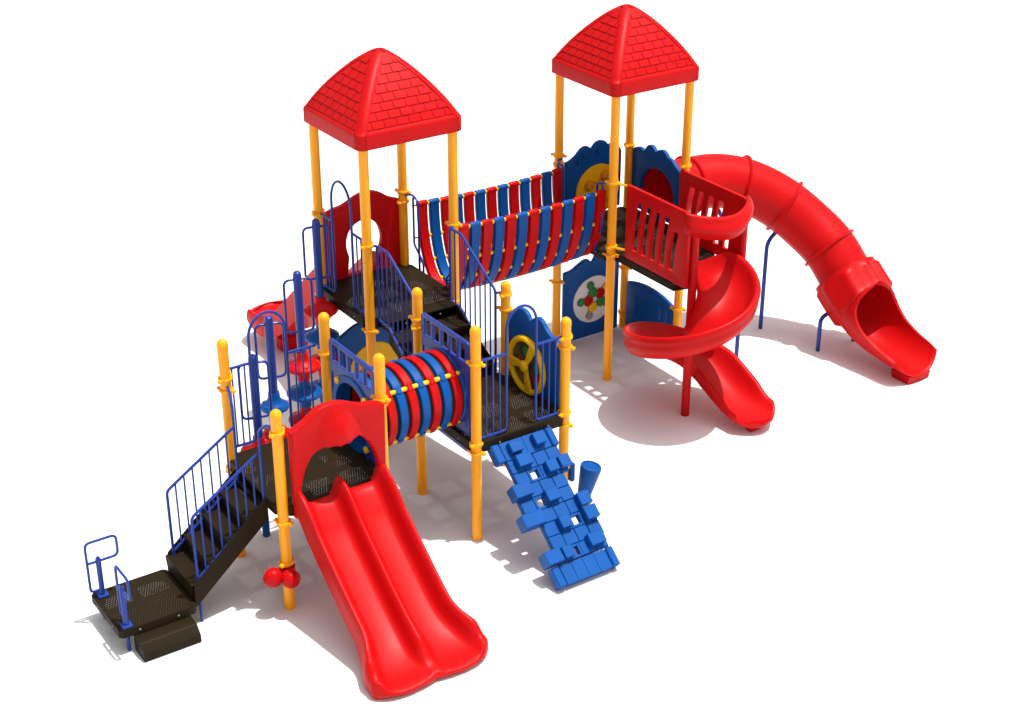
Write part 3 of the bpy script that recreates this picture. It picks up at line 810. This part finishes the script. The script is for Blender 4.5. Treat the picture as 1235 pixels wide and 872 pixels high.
g.sweep(secs)
sp = build('spiral_slide', g, 'red', root, smooth=50, label='red open spiral slide curling down from the right tower')
g = G(); g.lathe([(.047, 0), (.047, 2.17), (.04, 2.2)], 20, (sx, sy, 0)); build('centre_pole', g, 'red', sp)
g = G(); g.box((sx + .40, sy - .66, .055), (.16, .10, .11), bev=.012); build('foot', g, 'red', sp)
def slotted(xw, y0, y1, z0, z1, n, name='side_wall', ztop_drop=0.0, skew=-.06):
    g = G()
    out = [(p.x, p.y) for p in fillet_loop([(y0, z0), (y0, z1), (y1, z1 - ztop_drop), (y1, z0)], .03, 3)]
    hl = []
    for i in range(n):
        u = lerp(y0, y1, .15 + .6 * i / (n - 1)); za, zb = z0 + .12, z1 - .15 - (.12 if i == n - 1 else 0)
        pts = []
        L_ = [(u - .043 + skew * q * q, lerp(za, zb, q)) for q in [k / 6 for k in range(7)]]
        R_ = [(u + .043 + skew * q * q * 1.0, lerp(za, zb, q)) for q in [k / 6 for k in range(6, -1, -1)]]
        hl.append([(p.x, p.y) for p in fillet_loop(L_ + R_, .014, 2)])
    g.plate([out] + hl, .042, .008, ((xw, 0, 0), (0, 1, 0), (0, 0, 1)))
    return build(name, g, 'red', sp, smooth=40)
SW = slotted(5.075, c - .17, .74, ZC - .005, 2.385, 5)
slotted(5.945, c + .0, .86, ZC - .005, 2.33, 5)
g = G(); secs = []
for i in range(25):                       # rounded guard lip between the walls
    t = i / 24; a = pi * t
    y = lerp(.78, .88, t) - .24 * sin(a) ** .8; x = lerp(5.04, 5.985, t)
    tx, ty = 1, 0
    zc_ = lerp(2.27, 2.25, t) - .07 * sin(a); hgt = lerp(.12, .095, t) + .02 * sin(a); w = .05 + .03 * sin(a)
    tn = Vector((1, -.3 * cos(a), 0)).normalized(); nr = Vector((-tn.y, tn.x, 0))
    secs.append([Vector((x, y, zc_)) + nr * (w * cos(q) * (1 if cos(q) < 0 else .8) * (1 + .22 * cos(4 * q + 2.4 * (t - .5)))) + Vector((0, 0, hgt * sin(q))) for q in [2 * pi * k / 28 for k in range(28)]])
g.sweep(secs); build('guard_lip', g, 'red', sp, smooth=70)
g = G(); g.lathe([(.03, 0), (.045, .02), (.045, .16), (.03, .19)], 12, (5.94, .86, 2.1)); 
g = G(); g.box((5.945, .86, 1.93), (.075, .055, .62), bev=.02); build('wall_edge', g, 'red', sp)
for (p_, q_) in (((d, c, 2.36), (5.075, c - .15, 2.36)), ((d, c, 1.62), (5.075, c - .15, 1.62)), ((d + 1, c, 2.33), (5.945, c - .02, 2.30))):
    g = G(); g.tube([p_, q_], .014, 8); build('bracket', g, 'yellow', sp)
# small deck extension under the walls
ex = [(5.05, c - .055), (5.05, .92), (5.25, .87), (5.66, 1.31), (5.95, 1.31), (5.95, c - .055)]
g = G(); g.sweep([[(*p, ZC - .0072) for p in ex], [(*p, ZC - .006) for p in ex]]); xt = build('deck_extension', g, 'deck', root, uv=lambda co: (co.x - 5.05 * U + .02, co.y + .02))
g = G()
for p, q in zip(ex, ex[1:] + ex[:1]):
    P_, Q_ = Vector((*p, 0)), Vector((*q, 0)); dv = (Q_ - P_).normalized(); nv = Vector((-dv.y, dv.x, 0)) * .01
    g.sweep([[P_ + Vector((0, 0, z_)) for z_ in (ZC - .013, ZC - .09)] + [P_ + nv + Vector((0, 0, z_)) for z_ in (ZC - .09, ZC - .013)], [Q_ + Vector((0, 0, z_)) for z_ in (ZC - .013, ZC - .09)] + [Q_ + nv + Vector((0, 0, z_)) for z_ in (ZC - .09, ZC - .013)]])
build('deck_frame', g, 'brown', xt, smooth=20)

# ------------------------------------------------------------------ tube slide
xa, Rc = d + 1.48, 1.40
def tube_c(s):                            # s: -1..0 straight entry, degrees after
    if s < 0: return Vector((xa + .40 * s, yt, 0)), Vector((1, 0, 0))
    a = rad(s); return Vector((xa + Rc * sin(a), yt - Rc * (1 - cos(a)), 0)), Vector((cos(a), -sin(a), 0))
ztab = [(-12, 1.875), (0, 1.875), (15, 1.865), (28, 1.80), (40, 1.68), (50, 1.545), (62, 1.345), (74, 1.13), (84, .875), (95, .6)]

def herm(tab, x):
    if x <= tab[0][0]: return tab[0][1]
    for i in range(len(tab) - 1):
        (x0_, y0_), (x1_, y1_) = tab[i], tab[i + 1]
        if x <= x1_:
            sl = lambda k: (tab[min(k + 1, len(tab) - 1)][1] - tab[max(k - 1, 0)][1]) / (tab[min(k + 1, len(tab) - 1)][0] - tab[max(k - 1, 0)][0])
            h_ = x1_ - x0_; t = (x - x0_) / h_; m0, m1 = sl(i) * h_, sl(i + 1) * h_
            return (2 * t ** 3 - 3 * t * t + 1) * y0_ + (t ** 3 - 2 * t * t + t) * m0 + (-2 * t ** 3 + 3 * t * t) * y1_ + (t ** 3 - t * t) * m1
    return tab[-1][1]

def cent(s): q, t = tube_c(s); return Vector((q.x, q.y, herm(ztab, s)))
def frame(s, e=.5):
    if s < -.3: t = cent(s + .01) - cent(s)
    else: t = cent(s + e) - cent(s - e if s > e else s)
    t.normalize(); side = t.cross(Vector((0, 0, 1))).normalized(); up = side.cross(t)
    return cent(s), side, up, t
def ring(fr, r, n=36, du=0.0):
    q, sd, up, t = fr; return [q + t * du + r * (cos(2 * pi * k / n) * sd + sin(2 * pi * k / n) * up) for k in range(n)]
cuts = [-1, 0, 28, 50, 74, 84]
# exit chute
f84 = frame(84); p0 = f84[0]; T = f84[3]
R1 = .325
# centreline of the run-out
ex_pts = [p0, p0 + T * .18, p0 + T * .36]
path = spline([p0, (p0.x + .008, p0.y - .16, p0.z - .14), (p0.x + .012, p0.y - .33, p0.z - .265), (p0.x + .012, p0.y - .58, p0.z - .375), (p0.x + .012, p0.y - .84, p0.z - .42), (p0.x + .012, p0.y - 1.17, p0.z - .425)], 8)
g = G(); secs = []; m = len(path); tot = 0; Ls = [0]
for i in range(1, m): Ls.append(Ls[-1] + (path[i] - path[i - 1]).length)
NS = 73
for i in range(m):
    s = Ls[i] / Ls[-1]
    t = (path[min(i + 1, m - 1)] - path[max(i - 1, 0)]).normalized(); sd = Vector((-t.y, t.x, 0)).normalized() * -1; sd = t.cross(Vector((0, 0, 1))).normalized(); up = sd.cross(t)
    op = interp([(0, 180), (.31, 180), (.335, 168), (.37, 138), (.42, 116), (.50, 101), (.62, 88), (.8, 76), (.92, 70), (1, 64)], s)
    fl = 1 + .06 * smooth_s(.7, 1, s)
    rr = R1 * fl
    bump = 0 * sin(s * 2 * pi / .34 * 3.0) ** 2 if s < .34 else 0
    sec = []
    lob = lambda a: .16 * smooth_s(.75, 1, s) * (cos(a) - .35)
    for k in range(NS):
        a = rad(lerp(-op, op, k / (NS - 1))); sec.append(path[i] + rr * (sin(a) * sd - cos(a) * up) + t * lob(a))
    ro = rr + .035 + (.02 if s < .34 else .0)
    for k in range(NS):
        a = rad(lerp(op, -op, k / (NS - 1)))
        bb = (.030 * max(0, cos(a * 8)) ** .7 if s < .345 and s > .04 else 0)
        sec.append(path[i] + (ro + bb) * (sin(a) * sd - cos(a) * up) + t * lob(a))
    secs.append(sec)
tl_ = (path[-1] - path[-2]).normalized()
for ang in (30, 60, 90):                  # rounded front edge: inner and outer skin meet
    k = .5 * sin(rad(ang)); ln = secs[m - 1]; nn_ = len(ln)
    secs.append([ln[j].lerp(ln[nn_ - 1 - j], k * .98) + tl_ * .022 * sin(rad(ang)) for j in range(nn_)])
g.sweep(secs)
ts_ = build('tube_slide', g, 'red', root, smooth=50, label='red tube slide curving from the right tower to an open mouth')
for a0, a1 in zip(cuts, cuts[1:]):
    n_ = 10; g = G(); fr = [frame(lerp(a0, a1, i / n_)) for i in range(n_ + 1)]
    fl_r, fl_w = .302, .014
    outer = [ring(f, .315) for f in fr]; inn = [ring(f, .303) for f in fr]
    g.sweep(outer + inn[::-1] + [outer[0]], True, False)
    for f, sg in ((fr[0], 1), (fr[-1], -1)):
        q = [ring(f, .307, du=0), ring(f, .345, du=0), ring(f, .349, du=sg * .005), ring(f, .344, du=sg * .013), ring(f, .309, du=sg * .020)]
        g.sweep(q + [q[0]], True, False)
    build('tube_section', g, 'red', ts_, smooth=50)
g = G()
ft = path[-2]
g.sweep([[(p0.x + .012 + ax_, ft.y + ay, z) for ax_, ay in ((-.16 * k, -.12 * k), (.16 * k, -.12 * k), (.16 * k, .13 * k), (-.16 * k, .13 * k))] for z, k in ((0, 1), (.05, 1.05), (.10, 1.08))])
build('foot', g, 'red', ts_)
for pts in ([(7.497, 1.129, 0), (7.497, 1.129, .42), (7.62, 1.12, .47)], [(8.037, 1.087, 0), (8.037, 1.087, .30), (8.12, 1.09, .42)],
            [(7.351, 1.963, 0), (7.351, 1.963, 1.13), (7.49, 1.93, 1.27)], [(6.602, 1.548, 0), (6.602, 1.548, 1.28), (6.75, 2.20, 1.60)]):
    g = G(); g.tube(fillet(pts, .12, 6), .0245, 14); build('leg', g, 'rail', ts_)

# ------------------------------------------------------------------ camera, light
cam = bpy.data.cameras.new('camera'); co = bpy.data.objects.new('camera', cam); C.objects.link(co); scene.camera = co
cam.sensor_width = 36; cam.lens = 36 * 1927.88 / 1235; cam.clip_end = 500; cam.clip_start = .1
pit, yaw, roll = 0.466853, 0.9731995, 0.00197
fw = Vector((cos(pit) * cos(yaw), cos(pit) * sin(yaw), -sin(pit))); r = fw.cross(Vector((0, 0, 1))).normalized(); u = r.cross(fw)
r2 = r * cos(roll) + u * sin(roll); u2 = u * cos(roll) - r * sin(roll)
mw = Matrix((r2, u2, -fw)).transposed().to_4x4(); mw.translation = Vector((-4.95493, -10.77885, 8.34278)) * U
co.matrix_world = mw

sd = Vector((.19, -.145, 1.0)).normalized()     # toward the sun
el = math.asin(sd.z); az = math.atan2(sd.x, sd.y)
sun = bpy.data.lights.new('sun', 'SUN'); sun.energy = 4.3; sun.angle = rad(.9); sun.color = (1, .98, .95)
so = bpy.data.objects.new('sun', sun); C.objects.link(so); so.rotation_euler = sd.to_track_quat('Z', 'Y').to_euler(); so.location = (0, 0, 20)
w = bpy.data.worlds.new('World'); scene.world = w; w.use_nodes = True
nt = w.node_tree; bg = nt.nodes['Background']
sky = nt.nodes.new('ShaderNodeTexSky'); sky.sky_type = 'NISHITA'; sky.sun_disc = False
sky.sun_elevation = el; sky.sun_rotation = az; sky.air_density = 1.0; sky.dust_density = 4.0; sky.ozone_density = 0.6
hs = nt.nodes.new('ShaderNodeHueSaturation'); hs.inputs['Saturation'].default_value = .06
nt.links.new(sky.outputs['Color'], hs.inputs['Color']); nt.links.new(hs.outputs['Color'], bg.inputs['Color'])
bg.inputs['Strength'].default_value = .145
scene.view_settings.view_transform = 'Standard'; scene.view_settings.look = 'None'
scene.view_settings.exposure = 0.0; scene.view_settings.gamma = 1.0
scene.cycles.max_bounces = 8; scene.cycles.diffuse_bounces = 5; scene.cycles.transparent_max_bounces = 16
